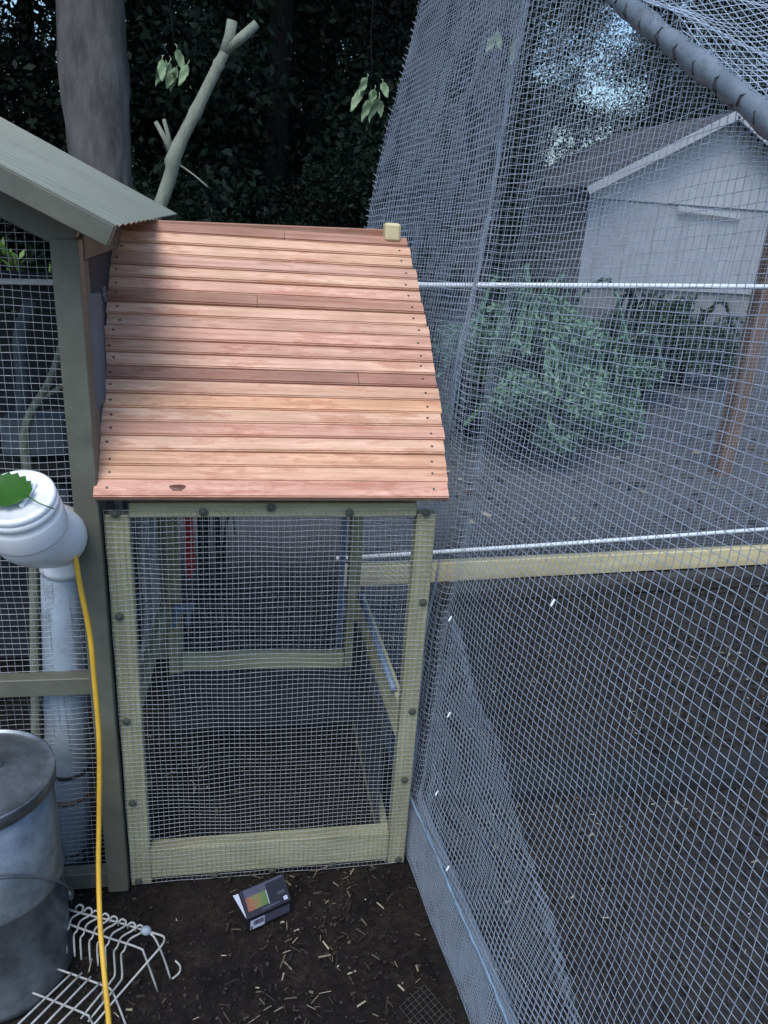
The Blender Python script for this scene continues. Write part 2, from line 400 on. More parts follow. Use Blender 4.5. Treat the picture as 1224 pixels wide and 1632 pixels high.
# slats
NS = 21; expo = LEN/NS
cols = [(.98, .78, .74), (1.05, .90, .78), (1.02, .86, .72), (1.10, 1.0, .90), (.96, .78, .72), (1.04, .95, .84), (1.05, .86, .68), (1.0, .88, .78),
        (.55, .42, .39), (1.08, .98, .90), (.88, .74, .68), (1.02, .86, .80), (.92, .80, .74), (1.06, .94, .84), (.62, .50, .45),
        (1.05, .92, .86), (1.08, 1.0, .90), (.92, .80, .76), (1.06, .96, .84), (1.04, .92, .80), (.60, .47, .42)]
slat_me = {}
for i in range(NS):
    s = (i+.5)*expo
    xl = -.315-.022*i/NS-.007*math.sin(PI*i/NS)+random.uniform(-.004, .004); xr = .437-.030*i/NS+.020*math.sin(PI*i/NS)+random.uniform(-.003, .003)
    if i in (4, 12, 13): xl += .008
    wid = .0368 if i else .041
    tilt = R(random.uniform(4, 8)) if i else R(3)
    if i in (8, 14, 20): tilt = R(9)
    c = EAVE+su*s+sn*(.010+random.uniform(-.002, .002))
    a = Vector((0, su.y, su.z)); q = Quaternion((1, 0, 0), -tilt); yv = q @ su; zv = q @ sn     # lower edge lifted over the next slat down
    def slat(x0, x1, color):
        skew = Quaternion(zv, R(random.uniform(-.22, .22)))
        M = Matrix((skew @ Vector((1, 0, 0)), skew @ yv, zv)).transposed().to_4x4(); M.translation = c+Vector(((x0+x1)/2, 0, 0))
        bm = bmesh.new(); bmesh.ops.create_cube(bm, size=1); bmesh.ops.scale(bm, vec=(x1-x0, wid, .019), verts=bm.verts)
        bmesh.ops.bevel(bm, geom=[e for e in bm.edges if abs(e.verts[0].co.x-e.verts[1].co.x) > .05], offset=.0028, segments=2, affect='EDGES')
        o = obj('slat', bm_mesh('slat', bm, MT['cedar'], False), run, M); o.color = (*color, 1); return o
    cl = cols[i]
    split = {14: .02, 8: .255, 20: .09}.get(i)
    if split is not None:
        sa = slat(xl, split-.0006, cl); sb = slat(split+.0006, xr, tuple(min(1.1, v*1.18) for v in cl)); ends = ((sa, xl+.026), (sb, xr-.03))
    else:
        sa = slat(xl, xr, cl); ends = ((sa, xl+.026), (sa, xr-.03))
    for par, x in ends:
        p = c+Vector((x+random.uniform(-.004, .004), 0, 0))+zv*.0098+yv*random.uniform(-.005, .004)
        M = Matrix((Vector((1, 0, 0)), yv, zv)).transposed().to_4x4(); M.translation = p
        if 'screw' not in slat_me: slat_me['screw'] = lathe_mesh('screw', [(.0030, -.001), (.0030, .0004), (.0014, .0002)], MT['screw'], 8, False)
        obj('screw', slat_me['screw'], par, M)
    if i == 0:
        kp = c+Vector((-.148, 0, 0))+zv*.0100
        M = Matrix((Vector((1, .0, 0)), yv, zv)).transposed().to_4x4(); M.translation = kp
        V = [(0, 0, .0014)]+[((.016+.004*math.sin(3*t))*math.cos(t), (.010+.002*math.cos(2*t))*math.sin(t), -.0004) for t in np.linspace(0, 2*PI, 14, endpoint=False)]
        obj('knot', py_mesh('knot', V, [(0, k+1, (k+1) % 14+1) for k in range(14)], wood('knot_wood', (.06, .02, .015), (.22, .09, .06), .5), False), sa, M)
# hardware cloth on the front, sides and back
def cloth(name, o, ux, uy, nu, nv, parent, amp=.0035, r=.00058, mat='wire', cell=.0127, seed=0., pin=True, edge=.0):
    U = np.arange(nu+1)*cell; Vv = np.arange(nv+1)*cell
    G = np.array(o)[None, None]+U[:, None, None]*np.array(ux)[None, None]+Vv[None, :, None]*np.array(uy)[None, None]
    nrm = np.cross(ux, uy)
    fade = np.minimum(1, np.minimum(np.minimum(np.arange(nu+1), np.arange(nu, -1, -1))[:, None], np.minimum(np.arange(nv+1), np.arange(nv, -1, -1))[None])/5.0) if pin else 1.0
    wv = wobble(G, amp, 9.0, seed)*fade
    G = G+wv[..., None]*nrm+(wobble(G, amp*.35, 13., seed+4)*1.0)[..., None]*np.array(uy)+(wobble(G, amp*.22, 11., seed+8))[..., None]*np.array(ux)
    A, B = grid_segs(G)
    return obj(name, segs_mesh(name, A, B, r, MT[mat]), parent)
cloth('wire_mesh', (XL+.002, FY-.001, .005), (1, 0, 0), (0, 0, 1), 57, 83, run, .0028)
cloth('wire_mesh', (-.25, 2.262, .02), (1, 0, 0), (0, 0, 1), 47, 74, run, .003, .0004)
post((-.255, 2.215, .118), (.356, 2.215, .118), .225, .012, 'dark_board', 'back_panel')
wsh = lathe_mesh('washer', [(.0098, 0), (.0098, .0012), (.0055, .0022), (.0050, .0034), (.002, .0040)], MT['washer'], 16, False)
for k, (px, py) in enumerate([(183, 819), (324, 816), (432, 809), (557, 817), (679, 817), (190, 983), (201, 1150), (211, 1280), (221, 1407), (342, 1395),
               (434, 1388), (529, 1378), (635, 1370), (674, 960), (657, 1134), (645, 1243)]):
    p = on_y(px, py, FY-.0022); p.x = max(XL+.014, min(XR-.014, p.x)); p.z = max(.014, p.z)
    M = Matrix(((1, 0, 0), (0, 0, -1), (0, 1, 0))).to_4x4(); M.translation = p
    o = obj('washer', wsh, run, M)

# ------------------------------------------------------------------ things standing in and behind the run
a = on_y(300, 822, 2.15); b_ = on_y(299, 918, 2.15)
lv = thing('red_tool_handle', (a.x, 2.15, b_.z), 'flat red strip hanging upright at the back of the run', 'tool')
beam('handle', (a.x, 2.15, b_.z+.03), (a.x, 2.15, 1.0), .026, .012, MT['red'], lv, (0, 1, 0), .003)
V = [(-.013, -.006, .03), (.013, -.006, .03), (.004, -.006, 0), (-.004, -.006, 0), (-.013, .006, .03), (.013, .006, .03), (.004, .006, 0), (-.004, .006, 0)]
obj('tip', py_mesh('tip', V, [(0, 3, 2, 1), (4, 5, 6, 7), (0, 4, 7, 3), (1, 2, 6, 5), (3, 7, 6, 2)], MT['red']), lv, Matrix.Translation((a.x, 2.15, b_.z-.001)))
cl = thing('spring_clamp', on_y(292, 985, 2.20), 'pale blue plastic clamp gripping the back post of the run', 'clamp')
p = on_y(292, 975, 2.19)
beam('jaw', p+Vector((-.03, 0, .015)), p+Vector((.035, 0, .02)), .02, .02, MT['blue'], cl)
beam('grip', p+Vector((-.015, -.005, .01)), p+Vector((-.032, -.005, -.05)), .016, .012, MT['blue'], cl, (0, 1, 0))
beam('grip', p+Vector((.018, -.005, .01)), p+Vector((.012, -.005, -.045)), .016, .012, MT['blue'], cl, (0, 1, 0))
a = on_y(549, 815, 2.32)
tag(tube('upright_pipe', [(a.x-.002, 2.32, 0), (a.x, 2.32, .5), (a.x+.002, 2.32, 1.06)], .011, MT['blue'], None, 10),
    'pale blue plastic pipe standing upright behind the run', 'pipe')
tag(tube('loose_pipe', [(.352, 2.19, .524), (.362, 1.9, .526), (.372, 1.66, .524)], .0085, MT['blue'], None, 10),
    'pale blue plastic pipe lying on the side rail inside the run', 'pipe')
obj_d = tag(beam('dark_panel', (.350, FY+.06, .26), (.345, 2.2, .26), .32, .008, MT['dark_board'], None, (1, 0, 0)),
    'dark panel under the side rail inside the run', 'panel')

# ------------------------------------------------------------------ olive coop on the left
coop = thing('chicken_coop', (-.9, 2.1, 0), 'olive green painted coop with corrugated gable roof and wire front', 'coop')
sp = math.tan(R(25.4)); EX, EZ = -.228, 1.622
yn, yfar = 1.455, 2.735
post((-.3345, 1.59, 0), (-.3345, 1.59, 1.60), .05, .045, 'olive', 'corner_post', parent=coop)
post((-.3345, 2.69, 0), (-.3345, 2.69, 1.60), .05, .045, 'olive', 'corner_post', parent=coop)
post((-.3155, 1.636, .0), (-.3155, 1.636, 1.56), .045, .010, 'taupe', 'corner_strip', up=(1, 0, 0), parent=coop)
def rz(x): return EZ+(EX-x)*sp
RX = -1.35
# corrugated roof panel (waves across the depth, ridges run down the slope)
ny = 17*8; ys = np.linspace(yn, yfar, ny+1); V = []; 
for th in (0, -.0015):
    for xx in (EX, RX):
        for yv_ in ys:
            hgt = .0055*abs(math.sin(PI*(yv_-yn)/.0755))**.8-.003
            V.append((xx+math.sin(R(25.4))*hgt, yv_, rz(xx)+.009+math.cos(R(25.4))*hgt+th))
n1 = ny+1; F = []
for k in range(ny):
    F.append((k, k+1, n1+k+1, n1+k)); F.append((2*n1+k, 3*n1+k, 3*n1+k+1, 2*n1+k+1)); F.append((k, 2*n1+k, 2*n1+k+1, k+1))
obj('roof_panel', py_mesh('roof_panel', V, F, MT['olive_roof'], True), coop)
V2 = [(2*RX-v[0], v[1], v[2]) for v in V]; obj('roof_panel', py_mesh('roof_panel', V2, [f[::-1] for f in F], MT['olive_roof'], True), coop)
nrmv = Vector((sp, 0, 1)).normalized()
def bargeboard(y0, lift=0.0, hgt=.038, nm='bargeboard', x0=EX-.004, x1=RX+.02, th=.022):
    d = Vector((0, 0, -hgt/2-.004+lift))
    beam(nm, Vector((x0, y0, rz(x0)))+d, Vector((x1, y0, rz(x1)))+d, th, hgt, MT['olive'], coop, nrmv)
bargeboard(yn+.010, .013); bargeboard(yfar-.012, .013, .036)
bargeboard(1.596, -.036, .052, 'gable_rail', -.318, RX, .034)
beam('ridge_cap', (RX, yn-.01, rz(RX)+.02), (RX, yfar+.01, rz(RX)+.02), .12, .02, MT['olive'], coop)
beam('eave_rail', (-.33, 1.63, 1.585), (-.33, yfar-.03, 1.585), .04, .05, MT['taupe'], coop)
# mid rail, sill, rear wall, side wall
for z, hh in ((.622, .045), (.03, .05)):
    beam('front_rail', (-.36, 1.598, z), (-1.6, 1.598, z+.005), .034, hh, MT['olive'], coop)
post((-1.15, 1.6, 0), (-1.15, 1.6, 1.95), .05, .045, 'olive', 'door_post', parent=coop)
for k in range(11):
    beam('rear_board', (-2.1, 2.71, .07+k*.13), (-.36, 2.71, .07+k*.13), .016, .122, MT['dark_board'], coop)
cloth('wire_mesh', (-1.14, 1.618, .03), (1.3, 0, 0), (0, 0, 1.18), 47, 110, coop, .0025, .00062)
cloth('wire_mesh', (-.328, 1.66, .2), (0, 1.2, 0), (0, 0, 1.2), 66, 86, coop, .0025, .0006)
# grey shingled strip wedged between coop and run
sh = thing('shingle_strip', (-.325, 1.8, 0), 'grey shingled strip standing in the gap between coop and run', 'panel')
beam('backing', (-.330, 1.93, .4), (-.330, 1.93, 1.555), .008, .50, MT['dark_board'], sh, (0, 1, 0))
beam('strip', (-.318, 1.66, .62), (-.318, 1.72, 1.47), .010, .17, MT['shingle'], sh, (0, 1, 0))
beam('strip_cover', (-.311, 1.682, 1.26), (-.311, 1.705, 1.49), .004, .12, MT['block'], sh, (0, 1, 0))

# clutter inside the coop, seen through the wire
def item(o, lab, cat, group=None): return tag(o, lab, cat, group)
for k, (px, py, yy, sx, sz) in enumerate([(60, 690, 2.3, .17, .11), (95, 685, 2.34, .11, .10), (60, 800, 2.3, .2, .12)]):
    p = on_y(px, py, yy)
    bm = bmesh.new(); bmesh.ops.create_cube(bm, size=1); bmesh.ops.scale(bm, vec=(sx, .1, sz), verts=bm.verts)
    bmesh.ops.bevel(bm, geom=bm.edges[:], offset=.006, segments=2, affect='EDGES')
    item(obj('concrete_block', bm_mesh('concrete_block', bm, MT['block']), None, Matrix.Translation(p)),
         ['wide blue grey block on the coop shelf', 'small blue grey block beside the wide one on the coop shelf', 'low blue grey block under the coop shelf'][k], 'block')
p = on_y(60, 740, 2.3)
sf = thing('coop_shelf', (-.62, 2.3, p.z), 'dark wooden shelf inside the olive coop', 'shelf')
beam('board', (-1.2, 2.3, p.z), (-.37, 2.3, p.z), .2, .02, MT['weathered'], sf)
for x in (-.42, -.9): beam('bracket', (x, 2.38, p.z-.012), (x, 2.38, 0), .03, .03, MT['weathered'], sf, (0, 1, 0))
a = on_y(40, 690, 2.1); b2 = on_y(95, 560, 2.15)
br = thing('perch_branch', a, 'pale crooked branch leaning inside the olive coop', 'branch')
a0 = Vector((a.x-.06, 2.05, .02))
tube('limb', catmull([a0, (a.x, 2.08, a.z-.25), a, (a+b2)/2+Vector((.015, 0, .02)), b2, b2+Vector((.03, .03, .13))], 6), [.016-.0003*k for k in range(31)], MT['bark_pale'], br, 8)
tube('twig', catmull([a+(b2-a)*.4, a+(b2-a)*.55+Vector((.07, 0, .03)), a+(b2-a)*.7+Vector((.10, .02, .12))], 5), .008, MT['bark_pale'], br, 6)
a = on_y(20, 452, 2.66); b2 = on_y(96, 450, 2.66)
item(beam('white_batten', a-Vector((.2, 0, 0)), b2, .012, .018, MT['conduit']), 'thin white batten on the back wall of the coop', 'batten')
item(tube('blue_hose', catmull([on_y(10, 760, 2.5), on_y(35, 640, 2.5), on_y(30, 540, 2.5), on_y(48, 480, 2.55)], 8), .018, MT['block'], None, 8),
     'thick blue grey hose hanging against the coop back wall', 'hose')

# ------------------------------------------------------------------ pvc feeder
pf_top = Vector((-.408, 1.665, .93)); pf_bot = Vector((-.478, 1.675, .0))
fd = thing('pvc_feeder', (-.478, 1.675, 0), 'white plastic pipe feeder with capped elbow poking out of the coop', 'feeder')
FC = on_y(26, 795, 1.40); nrm = Vector((-.06, -.42, .905)).normalized()
pth = [pf_bot+(pf_top-pf_bot)*t for t in (0, .25, .5, .75, 1)]
tube('pipe', pth, .052, MT['pvc_shaded'], fd, 28)
el = catmull([pf_top-Vector((0, 0, .04)), pf_top+Vector((-.004, -.02, .05)), (pf_top+FC)/2-nrm*.05+Vector((.012, .0, .015)), FC-nrm*.09, FC-nrm*.02], 8)
tube('elbow', el, [.057]*8+[.061]*8+[.065]*8+[.066]*(len(el)-24), MT['pvc'], fd, 32)
def lathe_at(name, prof, pos, axis, mat, par, n=40):
    M = axis.to_track_quat('Z', 'Y').to_matrix().to_4x4(); M.translation = pos
    return obj(name, lathe_mesh(name, prof, mat, n), par, M)
lathe_at('collar', [(.0655, -.080), (.0725, -.078), (.0735, -.074), (.0725, -.036), (.0715, -.032), (.0690, -.028), (.0690, -.020), (.0705, -.018), (.0705, -.006), (.066, -.004)], FC, nrm, MT['pvc'], fd)
cap = lathe_at('cap', [(.0660, -.010), (.0695, -.002), (.0695, .006), (.066, .0095), (.060, .0095), (.058, .005), (.0, .005)], FC, nrm, MT['pvc'], fd)
u1 = Vector((1, 0, 0)); u1 = (u1-nrm*u1.dot(nrm)).normalized(); u2 = nrm.cross(u1)
beam('cap_grip', FC+u1*.015-u2*.028+nrm*.009, FC+u1*.030+u2*.030+nrm*.009, .008, .008, MT['pvc'], cap, nrm, .002)
for z, t in ((.33, .012), (.25, .016), (.075, .012)):
    tt = z/.93; c = pf_bot+(pf_top-pf_bot)*tt
    lathe_at('band', [(.0522, -t/2), (.0545, -t/2+.002), (.0545, t/2-.002), (.0522, t/2)], c, (pf_top-pf_bot).normalized(), MT['black'] if t < .014 else MT['brownpost'], fd)
# the leaf on the cap
def leaf_mesh(name, L, W, mat, nseg=14, tooth=.06, curl=.18, stem=.35):
    V, F = [], []
    for i in range(nseg+1):
        t = i/nseg; wd = W*math.sin(PI*min(1, t**.75))**.8*(1-.25*t)*(1+tooth*(1 if i % 2 else -1)) if 0 < t < 1 else .0008
        zc = curl*L*(t-.5)**2
        for s in (-1, -.5, 0, .5, 1):
            V.append((t*L, s*wd, zc+abs(s)*wd*.22+.004*math.sin(9*t+3*s)))
    for i in range(nseg):
        for k in range(4):
            a = i*5+k; F.append((a, a+1, a+6, a+5))
    v, f = tube_data([(0, 0, .25*curl*L), (-stem*L*.5, .004, .25*curl*L-.002), (-stem*L, .0, .25*curl*L-.008)], .0013, 5)
    o = len(V); V += [tuple(q) for q in v]; F += [tuple(k+o for k in q) for q in f]
    return py_mesh(name, V, F, mat, True)
dirl = (-u1*.80+u2*.42).normalized()
M = Matrix((dirl, nrm.cross(dirl), nrm)).transposed().to_4x4(); M.translation = FC+nrm*.012+u1*.030-u2*.018
tag(obj('fallen_leaf', leaf_mesh('fallen_leaf', .125, .043, MT['leaf_big'], 16, .09, .30, .42), None, M), 'toothed green leaf lying on the white feeder cap', 'leaf')

# yellow cord
pts = [on_y(112, 850, 1.56), on_y(117, 868, 1.52), on_y(127, 930, 1.50), on_y(143, 1010, 1.49), on_y(150, 1080, 1.48), on_y(158, 1180, 1.46), on_y(158, 1290, 1.43),
       on_y(157, 1380, 1.38), on_y(160, 1480, 1.30), on_y(167, 1560, 1.22), on_y(174, 1640, 1.13), on_y(176, 1720, 1.05), (-.26, .9, .012)]
tag(tube('extension_cord', catmull(pts, 6), .0056, MT['cord'], None, 10), 'yellow cord hanging down beside the feeder to the ground', 'cord')

# ------------------------------------------------------------------ galvanised can
CC = Vector((-.557, 1.385, 0)); cr = .147; ch = .55
can = thing('galvanised_can', CC, 'dull galvanised steel can with lid standing before the coop', 'can')
obj('body', lathe_mesh('body', [(cr-.006, 0), (cr, .004), (cr, .02), (cr-.003, .024), (cr-.002, .27), (cr+.0015, .276), (cr+.0015, .283), (cr-.002, .289), (cr-.002, ch-.03)], MT['galv'], 64), can, Matrix.Translation(CC))
lid = obj('lid', lathe_mesh('lid', [(cr+.001, ch-.032), (cr+.005, ch-.030), (cr+.005, ch-.004), (cr+.0045, ch-.0005), (cr+.001, ch-.0005), (cr+.000, ch-.006), (cr-.012, ch-.006), (cr-.03, ch+.000), (.08, ch+.015), (.03, ch+.021), (.0, ch+.022)], MT['galv'], 64), can, Matrix.Translation(CC))
tube('lid_handle', catmull([CC+Vector((-.05, 0, ch+.018)), CC+Vector((-.045, 0, ch+.045)), CC+Vector((.0, 0, ch+.052)), CC+Vector((.045, 0, ch+.045)), CC+Vector((.05, 0, ch+.018))], 5), .004, MT['galv'], lid, 8)
# bail handle lying against the body, with its ears
pr = on_y(122, 1437, 1.39)
ea = R(12); az = .17
hb = []
for k in range(0, 25):
    t = k/24; ang = ea-PI*t; drop = .25*math.sin(PI*t)
    hb.append(CC+Vector((math.cos(ang)*(cr+.009), math.sin(ang)*(cr+.012), az+drop)))
tube('bail_handle', hb, .0032, MT['galv'], can, 8)
for ang in (ea, ea-PI):
    d = Vector((math.cos(ang), math.sin(ang), 0)); c0 = CC+d*(cr+.004)+Vector((0, 0, az))
    bm = bmesh.new(); bmesh.ops.create_uvsphere(bm, u_segments=12, v_segments=8, radius=.013); bmesh.ops.scale(bm, vec=(.7, 1, 1.3), verts=bm.verts)
    M = Matrix.Rotation(ang, 4, 'Z'); M.translation = c0
    obj('handle_ear', bm_mesh('handle_ear', bm, MT['galv'], True), can, M)

# ------------------------------------------------------------------ white wire rack on the ground
def zp(zx, zy, z): return on_z(zx/3.825, 1400+zy/3.825, z)      # photo detail coordinates to a height above the soil
rack = thing('wire_rack', zp(700, 700, 0), 'white coated wire rack lying upturned on the soil by the can', 'rack')
hi = .105; lo = .045; rw = .0024
def wr(nm, pts, r=rw, sm=4): return tube(nm, catmull(pts, sm) if sm else pts, r, MT['white_wire'], rack, 6)
wr('far_rail', [zp(300, 150, hi), zp(470, 205, hi), zp(700, 262, hi), zp(900, 322, hi), zp(990, 350, hi), zp(1003, 372, hi)])
wr('side_frame', [zp(1003, 372, hi), zp(985, 410, hi), zp(890, 520, .09), zp(700, 740, .05), zp(560, 905, .02)])
wr('front_rail', [zp(320, 240, hi), zp(500, 308, hi), zp(680, 368, hi), zp(850, 425, hi), zp(882, 468, hi-.012), zp(962, 690, .002)])
wr('leg', [zp(900, 325, hi), zp(945, 365, hi-.01), zp(1000, 490, .05), zp(1040, 612, .002)])
wr('foot', [zp(1050, 612, .003), zp(1092, 575, .005), zp(1098, 535, .02), zp(1068, 500, .03)])
for k, (x, y) in enumerate([(485, 160), (538, 178), (582, 196), (640, 214), (692, 230), (745, 248), (802, 268), (850, 284)]):
    fx, fy = x-95-4*k, y+145+2*k
    pts = [zp(x-22, y+38, hi-.012), zp(x-22, y+18, hi+.005), zp(x, y, hi+.012), zp(x+22, y+14, hi+.006), zp(x+12, y+45, hi), zp((x+fx)/2, (y+fy)/2+10, hi), zp(fx+30, fy-5, hi),
           zp(fx+12, fy+25, hi-.012), zp(fx+18, fy+150, .05)]
    if k >= 6: pts += [zp(fx-5, fy+200, .045), zp(fx-110, fy+330, .04), zp(fx-190, fy+430, .02)]
    wr('rung', pts)
wr('lower_rail', [zp(330, 545, lo), zp(440, 583, lo), zp(610, 645, lo), zp(665, 668, lo), zp(700, 720, .03), zp(770, 900, .0)])
wr('lower_rail', [zp(180, 690, lo), zp(310, 740, lo), zp(520, 826, lo), zp(545, 850, .04), zp(580, 910, .01)])
for (x0, y0, x1, y1) in [(440, 575, 110, 890), (500, 575, 190, 890), (555, 598, 275, 890), (615, 632, 355, 890)]:
    wr('lower_rung', [zp(x0, y0, lo+.003), zp((x0+x1)/2, (y0+y1)/2, lo+.003), zp(x1, y1, lo+.003)], rw, 2)
bm = bmesh.new(); bmesh.ops.create_icosphere(bm, subdivisions=2, radius=.013)
for v in bm.verts: v.co *= 1+.18*mnoise.noise(v.co*90)
bmesh.ops.scale(bm, vec=(1, .8, .8), verts=bm.verts)
obj('rubber_cap', bm_mesh('rubber_cap', bm, MT['pvc_shaded'], True), rack, Matrix.Translation(zp(890, 318, hi+.004)))

# ------------------------------------------------------------------ small printed carton
A0 = on_z(396, 1484, .012); B0 = on_z(463, 1453, .012); ex = (B0-A0).normalized(); ey = Vector((-ex.y, ex.x, 0)); ez = Vector((0, 0, 1)); Lb = (B0-A0).length
carton = thing('small_carton', A0, 'small dark printed carton with raised lid lying on the soil', 'carton')
Mb = Matrix((ex, ey, ez)).transposed().to_4x4(); Mb.translation = A0
Db, Hb = .066, .038
MT['ink'] = paint('carton_dark', (.018, .016, .024), .4, .3, 30)
MT['ink_grey'] = paint('carton_grey', (.06, .06, .085), .45, .15, 30)
MT['paper'] = paint('carton_white', (.42, .43, .52), .6, .08, 30)
def qd(nm, pts, mat, par, M=Mb): return obj(nm, py_mesh(nm, pts, [tuple(range(len(pts)))], mat), par, M)
V = [(0, 0, 0), (Lb, 0, 0), (Lb, Db, 0), (0, Db, 0), (0, 0, Hb), (Lb, 0, Hb), (Lb, Db, Hb), (0, Db, Hb)]
tray = obj('tray', py_mesh('tray', V, [(0, 3, 2, 1), (0, 1, 5, 4), (1, 2, 6, 5), (2, 3, 7, 6), (3, 0, 4, 7)], MT['ink']), carton, Mb)
tray.modifiers.new('s', 'SOLIDIFY').thickness = .0012
qd('side_panel', [(.006, -.0018, .005), (Lb-.004, -.0018, .005), (Lb-.004, -.0018, Hb-.006), (.006, -.0018, Hb-.006)], MT['ink_grey'], tray)
lbp = qd('label', [(.004, -.0026, .003), (.042, -.0026, .003), (.042, -.0026, Hb-.005), (.004, -.0026, Hb-.005)], MT['paper'], tray)
V, F = [], []
xs = .013
for k in range(13):
    wdt = random.choice([.0008, .0012, .0018]); o = len(V)
    V += [(xs, -.0031, .014), (xs+wdt, -.0031, .014), (xs+wdt, -.0031, .029), (xs, -.0031, .029)]; F.append((o, o+1, o+2, o+3)); xs += wdt+random.choice([.0006, .001])
obj('barcode', py_mesh('barcode', V, F, MT['ink']), tray, Mb)
qd('label_bar', [(.0055, -.0031, .004), (.0095, -.0031, .004), (.0095, -.0031, .015), (.0055, -.0031, .015)], MT['ink'], tray)
# lid: hinged along the front top edge, back edge raised
q = Matrix.Rotation(R(42), 4, 'X'); Ml = Mb @ Matrix.Translation((-.002, -.001, Hb+.003)) @ q
lidc = obj('lid', box_mesh('lid', Lb+.003, Db, .004, MT['ink'], .0008), carton, Ml @ Matrix.Translation((Lb/2, Db/2, .002)))
def lq(nm, x0, y0, x1, y1, mat, z=.0047): return qd(nm, [(x0*Lb, y0*Db, z), (x1*Lb, y0*Db, z), (x1*Lb, y1*Db, z), (x0*Lb, y1*Db, z)], mat, lidc, Ml)
lq('print_band', .05, .70, .97, .97, MT['ink_grey'])
mt, n, l, b = new_mat('carton_picture')
vv = coords(n, l, (1, 1, 1), False); sx = n.new('ShaderNodeSeparateXYZ'); l.new(vv, sx.inputs[0])
nz = tex_noise(n, l, vv, 70, 3); mr = n.new('ShaderNodeMath'); mr.operation = 'MULTIPLY_ADD'; mr.inputs[1].default_value = 16.0
l.new(sx.outputs[0], mr.inputs[0]); ms = n.new('ShaderNodeMath'); ms.operation = 'SUBTRACT'; l.new(nz, ms.inputs[0]); ms.inputs[1].default_value = .45
l.new(ms.outputs[0], mr.inputs[2])
l.new(ramp(n, l, mr.outputs[0], [(0, (.16, .06, .05)), (.35, (.24, .09, .04)), (.6, (.14, .14, .04)), (.95, (.06, .13, .03))]), b.inputs['Base Color'])
b.inputs['Roughness'].default_value = .4
lq('picture', .05, .22, .52, .70, mt)
lq('divider', .525, .20, .54, .70, MT['paper'])
lq('black_panel', .545, .24, .97, .90, flat('carton_black', (.008, .008, .010), .35), .0052)
lq('stamp', .86, .10, .95, .24, MT['paper'], .0052)
lq('small_print', .35, .10, .75, .15, MT['ink_grey'], .0052)
for k in range(5): lq('small_print', .76+.035*k, .36, .785+.035*k, .48, MT['ink_grey'], .0057)
obj('white_flap', py_mesh('white_flap', [(-.003, .004, Hb), (-.016, Db*.9, Hb+.030), (-.004, Db*.8, Hb+.036), (-.002, .010, Hb+.004)], [(0, 1, 2, 3)], MT['paper']), carton, Mb).modifiers.new('s', 'SOLIDIFY').thickness = .0008
tag(carton, None, None)

# ------------------------------------------------------------------ netting enclosure on the right
net = thing('netting_enclosure', (.5, 1.6, 0), 'sagging grey wire netting enclosure on pipe frame beside the run', 'net enclosure')
def pipe_z(y): return 2.03+.446*(y-1.41)
def itp(x, tab): return np.interp(x, [a for a, _ in tab], [b for _, b in tab])
XB = [(.2, .60), (.6, .560), (.9, .522), (1.12, .492), (1.3, .468), (1.6, .440), (1.9, .465), (2.3, .448), (2.65, .40)]
XT = [(.2, .60), (1.4, .60), (1.75, .58), (2.2, .60), (2.65, .606)]
XM = [(.2, .62), (.9, .585), (1.3, .535), (1.6, .505), (1.9, .51), (2.3, .43), (2.65, .345)]
def smooth_tab(s, tab):
    acc = 0
    for d, wt in ((-.12, .2), (-.06, .2), (0, .2), (.06, .2), (.12, .2)): acc = acc+wt*itp(s+d, tab)
    return acc
def wall_pts(S, Vv, off=0.0, seed=0.0, pleat=1.0):
    """S along the wall (metres, roughly y), Vv height along the net"""
    zt = pipe_z(S); Z = Vv-.085*(S-1.0)
    t = np.clip(Z/zt, 0, 1.1)
    xb, xm, xt = smooth_tab(S, XB), smooth_tab(S, XM), smooth_tab(S, XT)
    X = xb*(1-t)*(1-2*t)+4*xm*t*(1-t)+xt*t*(2*t-1)
    Yv = S.copy()
    # pleats where the spare netting is gathered
    for s0, wd, amp, lean in ((1.74, .10, .060, .02), (2.2, .10, .012, -.03)):
        c = s0+lean*np.sin(Z*2.2)
        k = np.exp(-((S-c)/wd)**2)*pleat*np.clip(1.15-t, 0, 1)**.5
        X = X-amp*.55*k*np.cos((S-c)/wd*2.0); Yv = Yv+amp*1.5*k*np.sin((S-c)/wd*2.4)
    G = np.stack([X, Yv, Z], -1)
    X = X+wobble(G, .007, 4.0, seed)*np.clip(1.2-t, 0, 1)+wobble(G, .0005, 23., seed+3)
    Zw = Z+wobble(G, .0008, 17., seed+9)+wobble(G, .005, 2.6, seed+5)
    return np.stack([X+off, Yv+wobble(G, .0007, 19., seed+6), Zw], -1)
def wall_net(name, s0, s1, cs, cv, off, seed, r, pleat=1.0, tails=True, zmax_off=0.03, zmin=.002, cut=None):
    s = np.arange(s0, s1, cs); vv = np.arange(0, 3.2, cv)
    S, Vv = np.meshgrid(s, vv, indexing='ij')
    G = wall_pts(S, Vv, off, seed, pleat)
    mask = (G[..., 2] > zmin) & (G[..., 2] < pipe_z(S)+zmax_off)
    if cut is not None: mask &= cut(S, G[..., 2])
    A, B = grid_segs(G, mask); rr = np.full(len(A), r)
    if tails:
        TA, TB = [], []
        for i in range(len(s)):                       # cut wire ends standing up along the sloping pipe
            js = np.where(mask[i])[0]
            if len(js):
                p = G[i, js[-1]]; L = random.uniform(.006, .04)
                TA.append(p); TB.append(p+np.array([random.uniform(-.015, .01), random.uniform(-.012, .012), L]))
        for j in range(len(vv)):                      # frayed far edge
            if mask[-1, j]:
                p = G[-1, j]; TA.append(p); TB.append(p+np.array([-random.uniform(.001, .012), random.uniform(.0, .01), random.uniform(0, .012)]))
        A = np.concatenate([A, TA]); B = np.concatenate([B, TB]); rr = np.concatenate([rr, np.full(len(TA), r)])
    return obj(name, segs_mesh(name, A, B, rr, MT['net']), net)
